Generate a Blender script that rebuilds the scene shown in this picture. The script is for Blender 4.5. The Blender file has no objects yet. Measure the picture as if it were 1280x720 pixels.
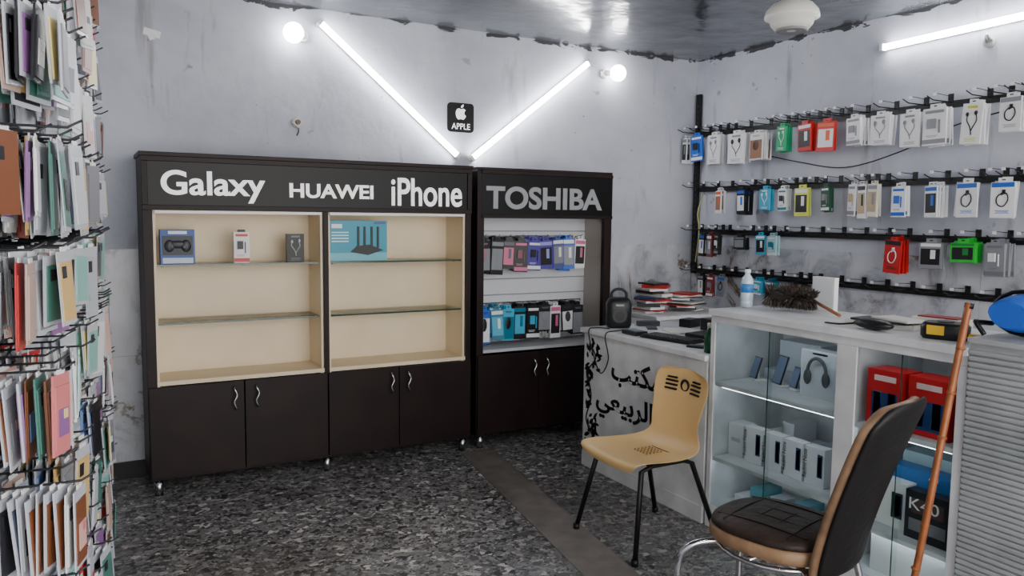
import bpy, bmesh, math, random
from mathutils import Vector, Matrix
random.seed(7)
SC=bpy.context.scene
def lin(c):
    c=c/255.0
    return c/12.92 if c<=.04045 else ((c+.055)/1.055)**2.4
def col(r,g,b): return (lin(r),lin(g),lin(b),1)
MATS={}
def mat(name,rgb,rough=.5,metal=0,emit=0,spec=.5,noise=0,nscale=8,bump=0,bscale=60,rgb2=None,coat=0):
    if name in MATS: return MATS[name]
    m=bpy.data.materials.new(name);m.use_nodes=True;nt=m.node_tree;b=nt.nodes['Principled BSDF']
    b.inputs['Base Color'].default_value=col(*rgb);b.inputs['Roughness'].default_value=rough
    b.inputs['Metallic'].default_value=metal;b.inputs['Specular IOR Level'].default_value=spec
    b.inputs['Coat Weight'].default_value=coat
    if emit:
        b.inputs['Emission Color'].default_value=col(*rgb);b.inputs['Emission Strength'].default_value=emit
    if noise or bump:
        tc=nt.nodes.new('ShaderNodeTexCoord')
    if noise:
        n=nt.nodes.new('ShaderNodeTexNoise');n.inputs['Scale'].default_value=nscale;n.inputs['Detail'].default_value=6
        nt.links.new(tc.outputs['Object'],n.inputs['Vector'])
        r=nt.nodes.new('ShaderNodeValToRGB');r.color_ramp.elements[0].position=.5-.35*noise;r.color_ramp.elements[1].position=.5+.2
        r.color_ramp.elements[0].color=col(*(rgb2 or [int(x*.7) for x in rgb]));r.color_ramp.elements[1].color=col(*rgb)
        nt.links.new(n.outputs['Fac'],r.inputs['Fac']);nt.links.new(r.outputs['Color'],b.inputs['Base Color'])
    if bump:
        n2=nt.nodes.new('ShaderNodeTexNoise');n2.inputs['Scale'].default_value=bscale
        nt.links.new(tc.outputs['Object'],n2.inputs['Vector'])
        bp=nt.nodes.new('ShaderNodeBump');bp.inputs['Strength'].default_value=bump;bp.inputs['Distance'].default_value=.01
        nt.links.new(n2.outputs['Fac'],bp.inputs['Height']);nt.links.new(bp.outputs['Normal'],b.inputs['Normal'])
    MATS[name]=m;return m
def C(rgb,rough=.4):
    return mat('plastic_%d_%d_%d'%tuple(rgb),rgb,rough,spec=.4)
def glassmat(name,tint=(248,252,250),gl=.08):
    if name in MATS: return MATS[name]
    m=bpy.data.materials.new(name);m.use_nodes=True;nt=m.node_tree;nt.nodes.clear()
    o=nt.nodes.new('ShaderNodeOutputMaterial');mx=nt.nodes.new('ShaderNodeMixShader');t=nt.nodes.new('ShaderNodeBsdfTransparent')
    g=nt.nodes.new('ShaderNodeBsdfGlossy');g.inputs['Roughness'].default_value=.03;t.inputs['Color'].default_value=col(*tint)
    fr=nt.nodes.new('ShaderNodeLayerWeight');fr.inputs['Blend'].default_value=gl
    nt.links.new(fr.outputs['Fresnel'],mx.inputs[0]);nt.links.new(t.outputs[0],mx.inputs[1]);nt.links.new(g.outputs[0],mx.inputs[2])
    nt.links.new(mx.outputs[0],o.inputs[0]);MATS[name]=m;return m
I4=Matrix.Identity(4)
def fr(o,x,y):
    x=Vector(x).normalized();y=Vector(y).normalized();z=x.cross(y)
    M=Matrix((x,y,z)).transposed().to_4x4();M.translation=Vector(o);return M
class MB:
    def __init__(s): s.bm=bmesh.new();s.m=[]
    def mi(s,m):
        if m not in s.m: s.m.append(m)
        return s.m.index(m)
    def box(s,c,sz,m,M=I4,R=None):
        i=s.mi(m);hx,hy,hz=[a/2 for a in sz];c=Vector(c);vs=[]
        for x,y,z in((-1,-1,-1),(1,-1,-1),(1,1,-1),(-1,1,-1),(-1,-1,1),(1,-1,1),(1,1,1),(-1,1,1)):
            v=Vector((x*hx,y*hy,z*hz))
            if R: v=R@v
            vs.append(s.bm.verts.new(M@(c+v)))
        for f in((0,3,2,1),(4,5,6,7),(0,1,5,4),(1,2,6,5),(2,3,7,6),(3,0,4,7)):
            s.bm.faces.new([vs[k] for k in f]).material_index=i
    def bb(s,x0,x1,y0,y1,z0,z1,m,M=I4): s.box(((x0+x1)/2,(y0+y1)/2,(z0+z1)/2),(abs(x1-x0),abs(y1-y0),abs(z1-z0)),m,M)
    def rings(s,rs,m,cap=True,smooth=True,closed=False):
        i=s.mi(m);R=[[s.bm.verts.new(p) for p in r] for r in rs];n=len(R[0])
        prs=list(zip(R[:-1],R[1:]))
        if closed: prs.append((R[-1],R[0]))
        for a,b in prs:
            for k in range(n):
                f=s.bm.faces.new((a[k],a[(k+1)%n],b[(k+1)%n],b[k]));f.material_index=i;f.smooth=smooth
        if cap and not closed:
            f=s.bm.faces.new(R[0][::-1]);f.material_index=i
            f=s.bm.faces.new(R[-1]);f.material_index=i
    def tube(s,pts,r,m,seg=8,M=I4,closed=False,smoothn=0,rad=None):
        P=[M@Vector(p) for p in pts]
        if smoothn:
            Q=[];n=len(P)
            for i in range(n if closed else n-1):
                if closed: p0,p1,p2,p3=P[i-1],P[i],P[(i+1)%n],P[(i+2)%n]
                else: p0,p1,p2,p3=P[max(i-1,0)],P[i],P[i+1],P[min(i+2,n-1)]
                for k in range(smoothn):
                    t=k/smoothn
                    Q.append(.5*((2*p1)+(-p0+p2)*t+(2*p0-5*p1+4*p2-p3)*t*t+(-p0+3*p1-3*p2+p3)*t**3))
            if not closed: Q.append(P[-1])
            P=Q
        n=len(P);rs=[];up=None
        for i in range(n):
            a=P[i-1] if (i>0 or closed) else P[i];b=P[(i+1)%n] if (i<n-1 or closed) else P[i]
            t=(b-a).normalized()
            if up is None: up=t.orthogonal().normalized()
            up=(up-t*up.dot(t)).normalized();w=t.cross(up)
            rr=rad[i*len(rad)//n] if rad else r
            rs.append([P[i]+(up*math.cos(2*math.pi*k/seg)+w*math.sin(2*math.pi*k/seg))*rr for k in range(seg)])
        s.rings(rs,m,closed=closed)
    def cyl(s,p0,p1,r,m,seg=16,r2=None,M=I4):
        p0=M@Vector(p0);p1=M@Vector(p1);t=(p1-p0).normalized();u=t.orthogonal().normalized();w=t.cross(u);r2=r if r2 is None else r2
        s.rings([[p+(u*math.cos(2*math.pi*k/seg)+w*math.sin(2*math.pi*k/seg))*q for k in range(seg)] for p,q in((p0,r),(p1,r2))],m)
    def lathe(s,c,prof,m,seg=24,M=I4):
        s.rings([[M@(Vector(c)+Vector((r*math.cos(2*math.pi*k/seg),r*math.sin(2*math.pi*k/seg),z))) for k in range(seg)] for r,z in prof],m)
    def sph(s,c,r,m,M=I4,seg=16):
        if not hasattr(r,'__len__'): r=(r,r,r)
        n=seg//2
        s.rings([[M@(Vector(c)+Vector((r[0]*math.sin(math.pi*a/n)*math.cos(2*math.pi*k/seg),r[1]*math.sin(math.pi*a/n)*math.sin(2*math.pi*k/seg),r[2]*math.cos(math.pi*a/n)))) for k in range(seg)] for a in [.12]+list(range(1,n))+[n-.12]],m)
    def sup(s,rgs,m,M=I4,e=2.6,seg=40):
        rs=[]
        for z,a,b in rgs:
            r=[]
            for k in range(seg):
                t=2*math.pi*k/seg;cc,ss=math.cos(t),math.sin(t)
                r.append(M@Vector((a*math.copysign(abs(cc)**(2/e),cc),b*math.copysign(abs(ss)**(2/e),ss),z)))
            rs.append(r)
        s.rings(rs,m)
    def ngon(s,pts,y,t,m,M=I4):
        i=s.mi(m);n=len(pts)
        a=[s.bm.verts.new(M@Vector((p[0],y,p[1]))) for p in pts];b=[s.bm.verts.new(M@Vector((p[0],y-t,p[1]))) for p in pts]
        s.bm.faces.new(a).material_index=i;s.bm.faces.new(b[::-1]).material_index=i
        for k in range(n): s.bm.faces.new((a[k],a[(k+1)%n],b[(k+1)%n],b[k])).material_index=i
    def slab(s,fn,nu,nv,off,m,M=I4):
        i=s.mi(m);A=[[None]*(nv+1) for _ in range(nu+1)];B=[[None]*(nv+1) for _ in range(nu+1)];off=Vector(off)
        for a in range(nu+1):
            for b in range(nv+1):
                p=Vector(fn(-1+2*a/nu,b/nv));A[a][b]=s.bm.verts.new(M@p);B[a][b]=s.bm.verts.new(M@(p+off))
        def q(*v):
            f=s.bm.faces.new(v);f.material_index=i;f.smooth=True
        for a in range(nu):
            for b in range(nv):
                q(A[a][b],A[a+1][b],A[a+1][b+1],A[a][b+1]);q(B[a][b],B[a][b+1],B[a+1][b+1],B[a+1][b])
            q(A[a][0],B[a][0],B[a+1][0],A[a+1][0]);q(A[a][nv],A[a+1][nv],B[a+1][nv],B[a][nv])
        for b in range(nv):
            q(A[0][b],A[0][b+1],B[0][b+1],B[0][b]);q(A[nu][b],B[nu][b],B[nu][b+1],A[nu][b+1])
    def done(s,name,parent=None,bevel=0,sub=0):
        bmesh.ops.recalc_face_normals(s.bm,faces=s.bm.faces[:])
        me=bpy.data.meshes.new(name);s.bm.to_mesh(me);s.bm.free()
        for m in s.m: me.materials.append(m)
        o=bpy.data.objects.new(name,me);bpy.context.collection.objects.link(o)
        if parent: o.parent=parent
        if bevel:
            b=o.modifiers.new('bevel','BEVEL');b.width=bevel;b.segments=2;b.limit_method='ANGLE'
        if sub:
            b=o.modifiers.new('sub','SUBSURF');b.levels=sub;b.render_levels=sub
        return o
def empty(name,loc=(0,0,0)):
    e=bpy.data.objects.new(name,None);bpy.context.collection.objects.link(e);e.empty_display_size=.1;return e
def text(name,body,M,w,h,m,parent,ext=.003,bold=0,shear=0):
    """text whose bounding box is fitted to w x h, lower-left corner at M origin; M: x right, y into wall, z up"""
    t=bpy.data.curves.new(name,'FONT');t.body=body;t.size=.2;t.extrude=0;t.offset=bold;t.shear=shear
    o=bpy.data.objects.new(name,t);bpy.context.collection.objects.link(o);t.materials.append(m)
    bpy.context.view_layer.update()
    bb=[Vector(v) for v in o.bound_box];x0=min(v.x for v in bb);x1=max(v.x for v in bb);y0=min(v.y for v in bb);y1=max(v.y for v in bb)
    if x1-x0<1e-4: x1=x0+1;y1=y0+1
    sx=w/(x1-x0);sy=h/(y1-y0);t.extrude=ext
    L=Matrix(((sx,0,0,-x0*sx),(0,0,-1,0),(0,sy,0,-y0*sy),(0,0,0,1)))
    o.parent=parent;o.matrix_world=M@L
    return o
# ---------- camera
F_=976.4;CH=1.55
y_,p_,r_=map(math.radians,(29.078,5.211,.651))
f=Vector((math.sin(y_)*math.cos(p_),math.cos(y_)*math.cos(p_),-math.sin(p_)));R=Vector((math.cos(y_),-math.sin(y_),0));U=R.cross(f)
R2=R*math.cos(r_)+U*math.sin(r_);U2=-R*math.sin(r_)+U*math.cos(r_)
cd=bpy.data.cameras.new('camera');cam=bpy.data.objects.new('camera',cd);bpy.context.collection.objects.link(cam)
Mc=Matrix((R2,U2,-f)).transposed().to_4x4();Mc.translation=(0,0,CH);cam.matrix_world=Mc
cd.sensor_width=36;cd.lens=F_/1280*36;cd.clip_start=.05;SC.camera=cam
# ---------- surface materials
def base_nodes(name,rough=.5,spec=.5):
    m=bpy.data.materials.new(name);m.use_nodes=True;nt=m.node_tree;b=nt.nodes['Principled BSDF'];b.inputs['Roughness'].default_value=rough
    b.inputs['Specular IOR Level'].default_value=spec
    tc=nt.nodes.new('ShaderNodeTexCoord');return m,nt,b,tc
def ramp(nt,els,interp='LINEAR'):
    r=nt.nodes.new('ShaderNodeValToRGB');cr=r.color_ramp;cr.interpolation=interp
    while len(cr.elements)<len(els): cr.elements.new(.5)
    for e,(p,c) in zip(cr.elements,els): e.position=p;e.color=col(*c)
    return r
def noise(nt,tc,scale,detail=4,dist=0,rough=.5,stretch=None):
    n=nt.nodes.new('ShaderNodeTexNoise');n.inputs['Scale'].default_value=scale;n.inputs['Detail'].default_value=detail;n.inputs['Distortion'].default_value=dist
    n.inputs['Roughness'].default_value=rough
    if stretch:
        mp=nt.nodes.new('ShaderNodeMapping');mp.inputs['Scale'].default_value=stretch;nt.links.new(tc.outputs['Object'],mp.inputs['Vector']);nt.links.new(mp.outputs[0],n.inputs['Vector'])
    else: nt.links.new(tc.outputs['Object'],n.inputs['Vector'])
    return n
def mixc(nt,fac,a,b,mode='MIX'):
    x=nt.nodes.new('ShaderNodeMix');x.data_type='RGBA';x.blend_type=mode
    if hasattr(fac,'links') or not isinstance(fac,(int,float)): nt.links.new(fac,x.inputs[0])
    else: x.inputs[0].default_value=fac
    for i,v in((6,a),(7,b)):
        if isinstance(v,tuple): x.inputs[i].default_value=v
        else: nt.links.new(v,x.inputs[i])
    return x.outputs[2]
# terrazzo
def terrazzo():
    m,nt,b,tc=base_nodes('terrazzo',.4)
    def vor(scale,els):
        n=noise(nt,tc,scale*.6,3);ad=nt.nodes.new('ShaderNodeVectorMath');ad.operation='MULTIPLY_ADD'
        ad.inputs[1].default_value=(.045,.045,.045);nt.links.new(n.outputs['Color'],ad.inputs[0]);nt.links.new(tc.outputs['Object'],ad.inputs[2])
        v=nt.nodes.new('ShaderNodeTexVoronoi');v.inputs['Scale'].default_value=scale;nt.links.new(ad.outputs[0],v.inputs['Vector'])
        sp=nt.nodes.new('ShaderNodeSeparateColor');nt.links.new(v.outputs['Color'],sp.inputs[0])
        r=ramp(nt,els,'CONSTANT');nt.links.new(sp.outputs[0],r.inputs[0]);return r.outputs[0],sp
    a,sa=vor(30,[(0,(62,62,65)),(.2,(100,101,104)),(.42,(132,132,134)),(.65,(156,156,157)),(.82,(188,186,184)),(.94,(215,212,208))])
    c,_=vor(75,[(0,(74,74,77)),(.25,(118,118,120)),(.6,(146,146,147)),(.85,(180,178,176))])
    n=noise(nt,tc,22,2);r=ramp(nt,[(.47,(0,0,0)),(.53,(255,255,255))]);nt.links.new(n.outputs['Fac'],r.inputs[0])
    x=mixc(nt,r.outputs[0],a,c)
    d=noise(nt,tc,1.1,6);rd=ramp(nt,[(.32,(184,179,174)),(.65,(255,255,255))]);nt.links.new(d.outputs['Fac'],rd.inputs[0])
    x=mixc(nt,.85,x,rd.outputs[0],'MULTIPLY');nt.links.new(x,b.inputs['Base Color']);return m
def wallpaint():
    m,nt,b,tc=base_nodes('blue_grey_wall_paint',.6,.3)
    n=noise(nt,tc,1.1,8,.4,.6);r=ramp(nt,[(.32,(170,173,186)),(.5,(190,193,204)),(.68,(202,205,214))]);nt.links.new(n.outputs['Fac'],r.inputs[0])
    n2=noise(nt,tc,9,3);r2=ramp(nt,[(.68,(0,0,0)),(.73,(255,255,255))]);nt.links.new(n2.outputs['Fac'],r2.inputs[0])
    x=mixc(nt,r2.outputs[0],r.outputs[0],col(152,153,162))
    n5=noise(nt,tc,2.0,5,.3,.6,(3.5,3.5,.5));r5=ramp(nt,[(.60,(255,255,255)),(.72,(208,203,198))]);nt.links.new(n5.outputs['Fac'],r5.inputs[0]);x=mixc(nt,.9,x,r5.outputs[0],'MULTIPLY')
    n6=noise(nt,tc,30,2);r6=ramp(nt,[(.765,(0,0,0)),(.78,(255,255,255))]);nt.links.new(n6.outputs['Fac'],r6.inputs[0]);x=mixc(nt,r6.outputs[0],x,col(96,88,84))
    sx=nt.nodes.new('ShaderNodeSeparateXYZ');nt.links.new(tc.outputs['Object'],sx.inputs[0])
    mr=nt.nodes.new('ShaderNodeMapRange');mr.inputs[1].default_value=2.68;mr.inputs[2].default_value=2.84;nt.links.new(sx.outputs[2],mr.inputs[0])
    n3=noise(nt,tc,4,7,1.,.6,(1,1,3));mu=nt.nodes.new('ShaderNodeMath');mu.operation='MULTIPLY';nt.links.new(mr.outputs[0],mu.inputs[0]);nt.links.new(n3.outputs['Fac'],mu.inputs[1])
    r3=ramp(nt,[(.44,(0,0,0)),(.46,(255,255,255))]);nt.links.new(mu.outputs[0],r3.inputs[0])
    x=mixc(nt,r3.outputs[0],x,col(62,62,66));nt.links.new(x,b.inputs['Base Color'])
    nb=noise(nt,tc,5,6);bp=nt.nodes.new('ShaderNodeBump');bp.inputs['Strength'].default_value=.3;bp.inputs['Distance'].default_value=.03
    nt.links.new(nb.outputs['Fac'],bp.inputs['Height']);nt.links.new(bp.outputs[0],b.inputs['Normal']);return m
def marble():
    m,nt,b,tc=base_nodes('veined_marble_tile',.25)
    n=noise(nt,tc,1.5,8,1.2,.62)
    s=nt.nodes.new('ShaderNodeMath');s.operation='SUBTRACT';s.inputs[1].default_value=.5;nt.links.new(n.outputs['Fac'],s.inputs[0])
    a=nt.nodes.new('ShaderNodeMath');a.operation='ABSOLUTE';nt.links.new(s.outputs[0],a.inputs[0])
    r=ramp(nt,[(0,(104,84,70)),(.010,(150,138,130)),(.03,(196,197,202)),(.2,(212,214,220))]);nt.links.new(a.outputs[0],r.inputs[0])
    n2=noise(nt,tc,2.2,3);r2=ramp(nt,[(.40,(255,255,255)),(.56,(0,0,0))]);nt.links.new(n2.outputs['Fac'],r2.inputs[0])
    n4=noise(nt,tc,2.4,7,1.6,.6);r4=ramp(nt,[(.38,(164,168,176)),(.50,(206,208,214)),(.7,(218,220,226))]);nt.links.new(n4.outputs['Fac'],r4.inputs[0])
    x=mixc(nt,r2.outputs[0],r4.outputs[0],r.outputs[0])
    x=mixc(nt,.4,x,r4.outputs[0],'MULTIPLY')
    nt.links.new(x,b.inputs['Base Color']);return m
def ceilm():
    m,nt,b,tc=base_nodes('glossy_grey_ceiling_paint',.16,.65)
    n=noise(nt,tc,.9,6,.8);r=ramp(nt,[(.35,(52,54,58)),(.65,(92,95,100))]);nt.links.new(n.outputs['Fac'],r.inputs[0]);nt.links.new(r.outputs[0],b.inputs['Base Color'])
    nb=noise(nt,tc,3.5,3);bp=nt.nodes.new('ShaderNodeBump');bp.inputs['Strength'].default_value=.4;bp.inputs['Distance'].default_value=.03
    nt.links.new(nb.outputs['Fac'],bp.inputs['Height']);nt.links.new(bp.outputs[0],b.inputs['Normal']);return m
TER,PAINT,MARB,CEIL=terrazzo(),wallpaint(),marble(),ceilm()
WENGE=mat('dark_wenge_veneer',(33,18,17),.45,spec=.22,noise=.8,nscale=5,rgb2=(21,11,12))
BLACKG=mat('black_gloss_panel',(14,12,14),.35,spec=.2)
BEIGE=mat('beige_melamine',(234,217,186),.45,noise=.5,nscale=3,rgb2=(225,206,174))
WHITE=mat('white_painted_wood',(226,228,230),.45,noise=1.1,nscale=7,rgb2=(180,180,183))
BLK=mat('black_metal',(14,14,16),.4,spec=.35)
STEEL=mat('steel',(190,192,196),.25,1)
CHROME=mat('chrome',(205,205,210),.12,1)
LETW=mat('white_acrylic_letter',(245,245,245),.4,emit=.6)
LETG=mat('silver_acrylic_letter',(150,152,156),.4)
LED=mat('led_tube_glow',(250,250,252),.4,emit=52)
BULB=mat('bulb_glow',(255,255,255),.4,emit=22)
GLASS=glassmat('clear_glass');GEDGE=mat('green_glass_edge',(34,66,54),.15)
PANE=glassmat('counter_pane_glass',(247,251,250),.10)
WPL=mat('white_plastic',(235,235,235),.35)
# ---------- room
def shell(name,*b,m=None):
    o=MB();o.bb(*b,m);return o.done(name)
XW,YW,HC=4.501,4.994,2.833
YF=-1.6
shell('floor',-1.2,XW+.15,YF-.6,YW+.15,-.1,0,m=TER)
shell('ceiling',-1.2,XW+.15,YF,YW+.15,HC,HC+.1,m=CEIL)
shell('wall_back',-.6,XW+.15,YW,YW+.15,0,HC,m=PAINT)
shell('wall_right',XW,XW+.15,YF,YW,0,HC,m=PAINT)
def lx(y): return -.30+.06*y
o=MB();M=I4
vs=[(lx(YF),YF),(lx(YW),YW),(lx(YW)-.15,YW),(lx(YF)-.15,YF)]
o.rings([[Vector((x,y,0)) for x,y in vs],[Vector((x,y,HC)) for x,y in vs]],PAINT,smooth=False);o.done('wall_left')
o=MB();cs=[(2.15,4.54),(2.385,4.54),(1.46,YF),(1.22,YF)]
o.rings([[Vector((x,y,.0005)) for x,y in cs],[Vector((x,y,.003)) for x,y in cs]],mat('cement_patch',(128,121,115),.7,noise=1,nscale=9,rgb2=(98,92,88)),smooth=False);o.done('trim_cement_strip')
o=MB()
x=.01
while x<XW-.02:
    w=min(.6,XW-.015-x)
    o.bb(x,x+w-.002,YW-.012,YW-.001,.1,.72,MARB);o.bb(x,x+w-.002,YW-.012,YW-.001,.722,1.34,MARB);x+=w
o.done('trim_marble_dado_back')
o=MB();y=YW-.014
while y>YF+.7:
    o.bb(XW-.012,XW-.001,y-.598,y,.0,.72,MARB);o.bb(XW-.012,XW-.001,y-.598,y,.722,1.34,MARB);y-=.6
o.done('trim_marble_dado_right')
o=MB();o.bb(.0,4.48,YW-.03,YW-.014,0,.1,BLK);o.done('baseboard_back')
o=MB();cs=[(lx(1.2)+.001,1.2),(lx(YW-.04)+.001,YW-.04),(lx(YW-.04)+.016,YW-.04),(lx(1.2)+.016,1.2)]
o.rings([[Vector((x,y,0)) for x,y in cs],[Vector((x,y,.1)) for x,y in cs]],BLK,smooth=False);o.done('baseboard_left')
# ---------- main cabinet
def handle(o,x,y,z,h=.13):
    o.tube([(x,y,z),(x+.004,y-.03,z+.01),(x-.008,y-.034,z+h*.35),(x+.008,y-.034,z+h*.65),(x-.004,y-.03,z+h-.01),(x,y,z+h)],.005,STEEL,smoothn=5)
root=empty('display_cabinet')
X0,X1,YC,YB,Z0,ZT=.301,2.230,4.564,4.93,.087,1.85
o=MB()
o.bb(X0,X0+.05,YC,YB,Z0,ZT,WENGE);o.bb(X1-.035,X1,YC,YB,Z0,ZT,WENGE)
o.bb(X0-.01,X1+.01,YC-.012,YB,ZT,ZT+.022,WENGE)
o.bb(X0+.05,X1-.035,YB-.02,YB,Z0,ZT,WENGE)
o.bb(X0+.05,X1-.035,YC+.02,YB-.02,1.60,1.62,WENGE)
o.bb(X0+.05,X1-.035,YC+.005,YC+.02,1.565,ZT,WENGE)
for z0,z1 in((1.565,1.592),(1.823,1.85)): o.bb(X0,X1,YC-.012,YC+.005,z0,z1,WENGE)
o.bb(X0,X0+.03,YC-.012,YC,1.592,1.823,WENGE);o.bb(X1-.03,X1,YC-.012,YC,1.592,1.823,WENGE)
o.bb(1.265,1.295,YC,YB-.02,.60,1.60,WENGE);o.bb(X0+.05,X1-.035,YC+.02,YB-.02,Z0,Z0+.03,WENGE)
o.bb(X0+.05,X1-.035,YC+.002,YC+.02,Z0,Z0+.03,WENGE)
o.done('carcass',root,.002)
o=MB();o.bb(X0+.03,X1-.03,YC-.002,YC+.004,1.592,1.823,BLACKG);o.done('header_panel',root)
o=MB()
for a,b in((X0+.05,1.265),(1.295,X1-.035)):
    o.bb(a,b,4.85,4.862,.60,1.60,BEIGE);o.bb(a,a+.014,YC+.02,4.85,.60,1.60,BEIGE);o.bb(b-.014,b,YC+.02,4.85,.60,1.60,BEIGE)
    o.bb(a,b,YC+.004,4.85,.612,.635,BEIGE);o.bb(a+.014,b-.014,YC+.02,4.85,1.585,1.598,BEIGE)
    o.bb(a+.01,b-.01,YC+.0,YC+.018,1.548,1.563,WPL)
o.done('interior_panels',root)
o=MB()
for a,b in((X0+.066,1.249),(1.311,X1-.051)):
    for z in(1.265,.945):
        o.bb(a,b,YC+.045,4.845,z-.004,z+.004,GLASS);o.bb(a,b,YC+.04,YC+.0445,z-.005,z+.005,GEDGE)
        for xx in(a+.03,b-.03):
            o.cyl((xx,YC+.09,z-.012),(xx,YC+.09,z-.005),.006,STEEL,8)
o.done('glass_shelves',root)
o=MB()
for a,b in((X0+.004,.798),(.802,1.278),(1.284,1.728),(1.732,X1-.004)):
    o.bb(a,b,YC-.018,YC,.105,.608,WENGE)
o.done('doors',root,.003)
o=MB()
for xx in(.745,.865,1.675,1.785): handle(o,xx,YC-.018,.45)
for xx in(.345,1.28,2.19):
    for yy in(YC+.03,YB-.04): o.cyl((xx,yy,0),(xx,yy,Z0),.022,STEEL)
o.done('handles_and_feet',root)
HM=lambda x,z: Matrix.Translation((x,YC-.0045,z))
text('letters_1','Galaxy',HM(.395,1.607),.54,.172,LETW,root,bold=.004)
text('letters_2','HUAWEI',HM(1.07,1.645),.50,.083,LETW,root,bold=.005)
text('letters_3','iPhone',HM(1.685,1.608),.475,.172,LETW,root,bold=.003)
# ---------- second cabinet
root=empty('display_cabinet')
X0,X1,ZT=2.275,3.349,1.85
GREY=mat('grey_laminate',(182,182,185),.5)
o=MB()
o.bb(X0,X0+.05,YC,YB,Z0,ZT,WENGE);o.bb(X1-.06,X1,YC,YC+.04,Z0,ZT,WENGE);o.bb(X1-.03,X1,YC+.04,YB,Z0,ZT,WENGE)
o.bb(X0,X1,YC,YB,ZT,ZT+.02,WENGE);o.bb(X0+.05,X1-.03,YB-.02,YB,Z0,ZT,WENGE)
o.bb(X0+.05,X1-.03,YC+.004,YC+.02,1.54,ZT,WENGE)
for z0,z1 in((1.54,1.562),(1.828,1.85)): o.bb(X0+.03,X1,YC-.01,YC+.004,z0,z1,WENGE)
o.bb(X0+.05,X1-.03,YC+.02,YB-.02,Z0,Z0+.03,WENGE)
for a,b in((X0+.004,2.748),(2.752,X1-.004)): o.bb(a,b,YC-.018,YC,.105,.632,WENGE)
o.done('carcass',root,.002)
o=MB();o.bb(X0+.03,X1-.0,YC-.002,YC+.003,1.562,1.828,BLACKG);o.done('header_panel',root)
o=MB();o.bb(X0+.05,X1-.06,YC+.003,4.85,.645,.665,GREY);o.bb(X1-.045,X1-.031,YC+.041,4.85,.665,1.6,mat('taupe_laminate',(176,168,158),.5));o.bb(X0+.051,X0+.06,YC+.02,4.85,.665,1.6,GREY)
o.bb(X0+.05,X1-.04,YC+.02,4.85,1.58,1.6,GREY)
SL=mat('slatwall_white',(208,210,215),.45)
z=.665
while z<1.575:
    o.bb(X0+.06,X1-.045,4.838,4.85,z+.004,z+.108,SL);z+=.112
o.bb(X0+.06,X1-.045,4.85,4.86,.665,1.58,mat('slat_groove',(140,142,146),.6));o.done('slatwall',root)
o=MB()
for xx in(2.70,2.80): handle(o,xx,YC-.018,.46)
for xx in(2.32,3.30):
    for yy in(YC+.03,YB-.04): o.cyl((xx,yy,0),(xx,yy,Z0),.022,STEEL)
o.done('handles_and_feet',root)
text('letters_1','TOSHIBA',Matrix.Translation((2.335,YC-.005,1.60)),.92,.15,LETG,root,bold=.006)
# ---------- packages
def package(o,M,w,h,t,base,acc,ink,kind,tab=True):
    o.box((0,0,-h/2),(w,t,h),C(base),M);y=-t/2-.0008
    def lines(z,n,c,x=0,ww=.6):
        for i in range(n): o.box((x*w,y,-h*(z+.035*i)),(w*ww*(1-.2*(i%2)),.001,h*.014),C(c),M)
    if tab:
        o.box((0,0,.012),(w*.45,.0015,.024),C(base),M);o.box((0,-.001,.012),(.018,.001,.006),BLK,M)
    if kind=='ear':
        o.box((0,y,-h*.09),(w*.5,.0012,h*.06),C(acc),M)
        o.tube([(-w*.22,y,-h*.3),(-w*.24,y,-h*.42),(-w*.08,y,-h*.56),(0,y,-h*.68),(w*.03,y,-h*.78)],.0028,C(ink),6,M,smoothn=3)
        o.tube([(w*.2,y,-h*.27),(w*.25,y,-h*.42),(w*.12,y,-h*.56),(0,y,-h*.68)],.0028,C(ink),6,M,smoothn=3)
        for a,b in((-.22,.27),(.2,.24)): o.sph((w*a,y-.003,-h*b),(w*.085,.006,w*.11),C(ink),M,10)
        lines(.86,3,acc)
    elif kind=='plug':
        o.box((0,y,-h*.1),(w*.8,.0012,h*.08),C(acc),M);o.box((-w*.1,y-.004,-h*.42),(w*.36,.01,h*.26),C(ink),M)
        o.box((w*.22,y-.002,-h*.5),(w*.06,.004,h*.36),C(ink),M);lines(.74,2,acc,-.1,.5);o.box((0,y,-h*.9),(w*.98,.0012,h*.12),C(acc),M)
    elif kind=='win':
        o.box((0,y,-h*.55),(w*.84,.0012,h*.62),C(ink),M);o.box((0,y,-h*.1),(w*.9,.0012,h*.12),C(acc),M)
        o.box((w*.12,y-.001,-h*.46),(w*.22,.002,h*.34),C(acc),M);lines(.72,3,acc,-.05,.5)
    elif kind=='face':
        o.box((0,y,-h*.6),(w*.92,.0012,h*.7),C(acc),M);o.sph((0,y,-h*.45),(w*.25,.004,h*.2),C(ink),M,10);lines(.08,2,ink)
    elif kind=='cable':
        o.tube([(w*.05,y-.002,-h*.28),(-w*.22,y-.002,-h*.42),(-w*.2,y-.002,-h*.62),(w*.05,y-.002,-h*.68),(w*.24,y-.002,-h*.5),(w*.16,y-.002,-h*.32),(-w*.05,y-.002,-h*.36)],.0032,C(ink),6,M,smoothn=4)
        o.box((w*.06,y-.004,-h*.26),(w*.12,.008,h*.09),C(ink),M)
        o.box((0,y,-h*.08),(w*.94,.0012,h*.13),C(acc),M);lines(.8,3,acc)
WH=(228,228,230);DK=(24,24,28);RD=(194,30,30);GN=(40,165,112);BL=(30,96,190);CY=(66,170,205);GY=(132,134,140);OR=(215,95,40);BR=(150,110,85);LM=(36,185,56);PK=(205,100,140);PU=(78,66,150);TE=(24,115,140)
def RM(y,z,x=4.36,tilt=0): return Matrix(((0,1,0,x),(-1,0,0,y),(0,0,1,z),(0,0,0,1)))@Matrix.Rotation(tilt,4,'Z')
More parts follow.
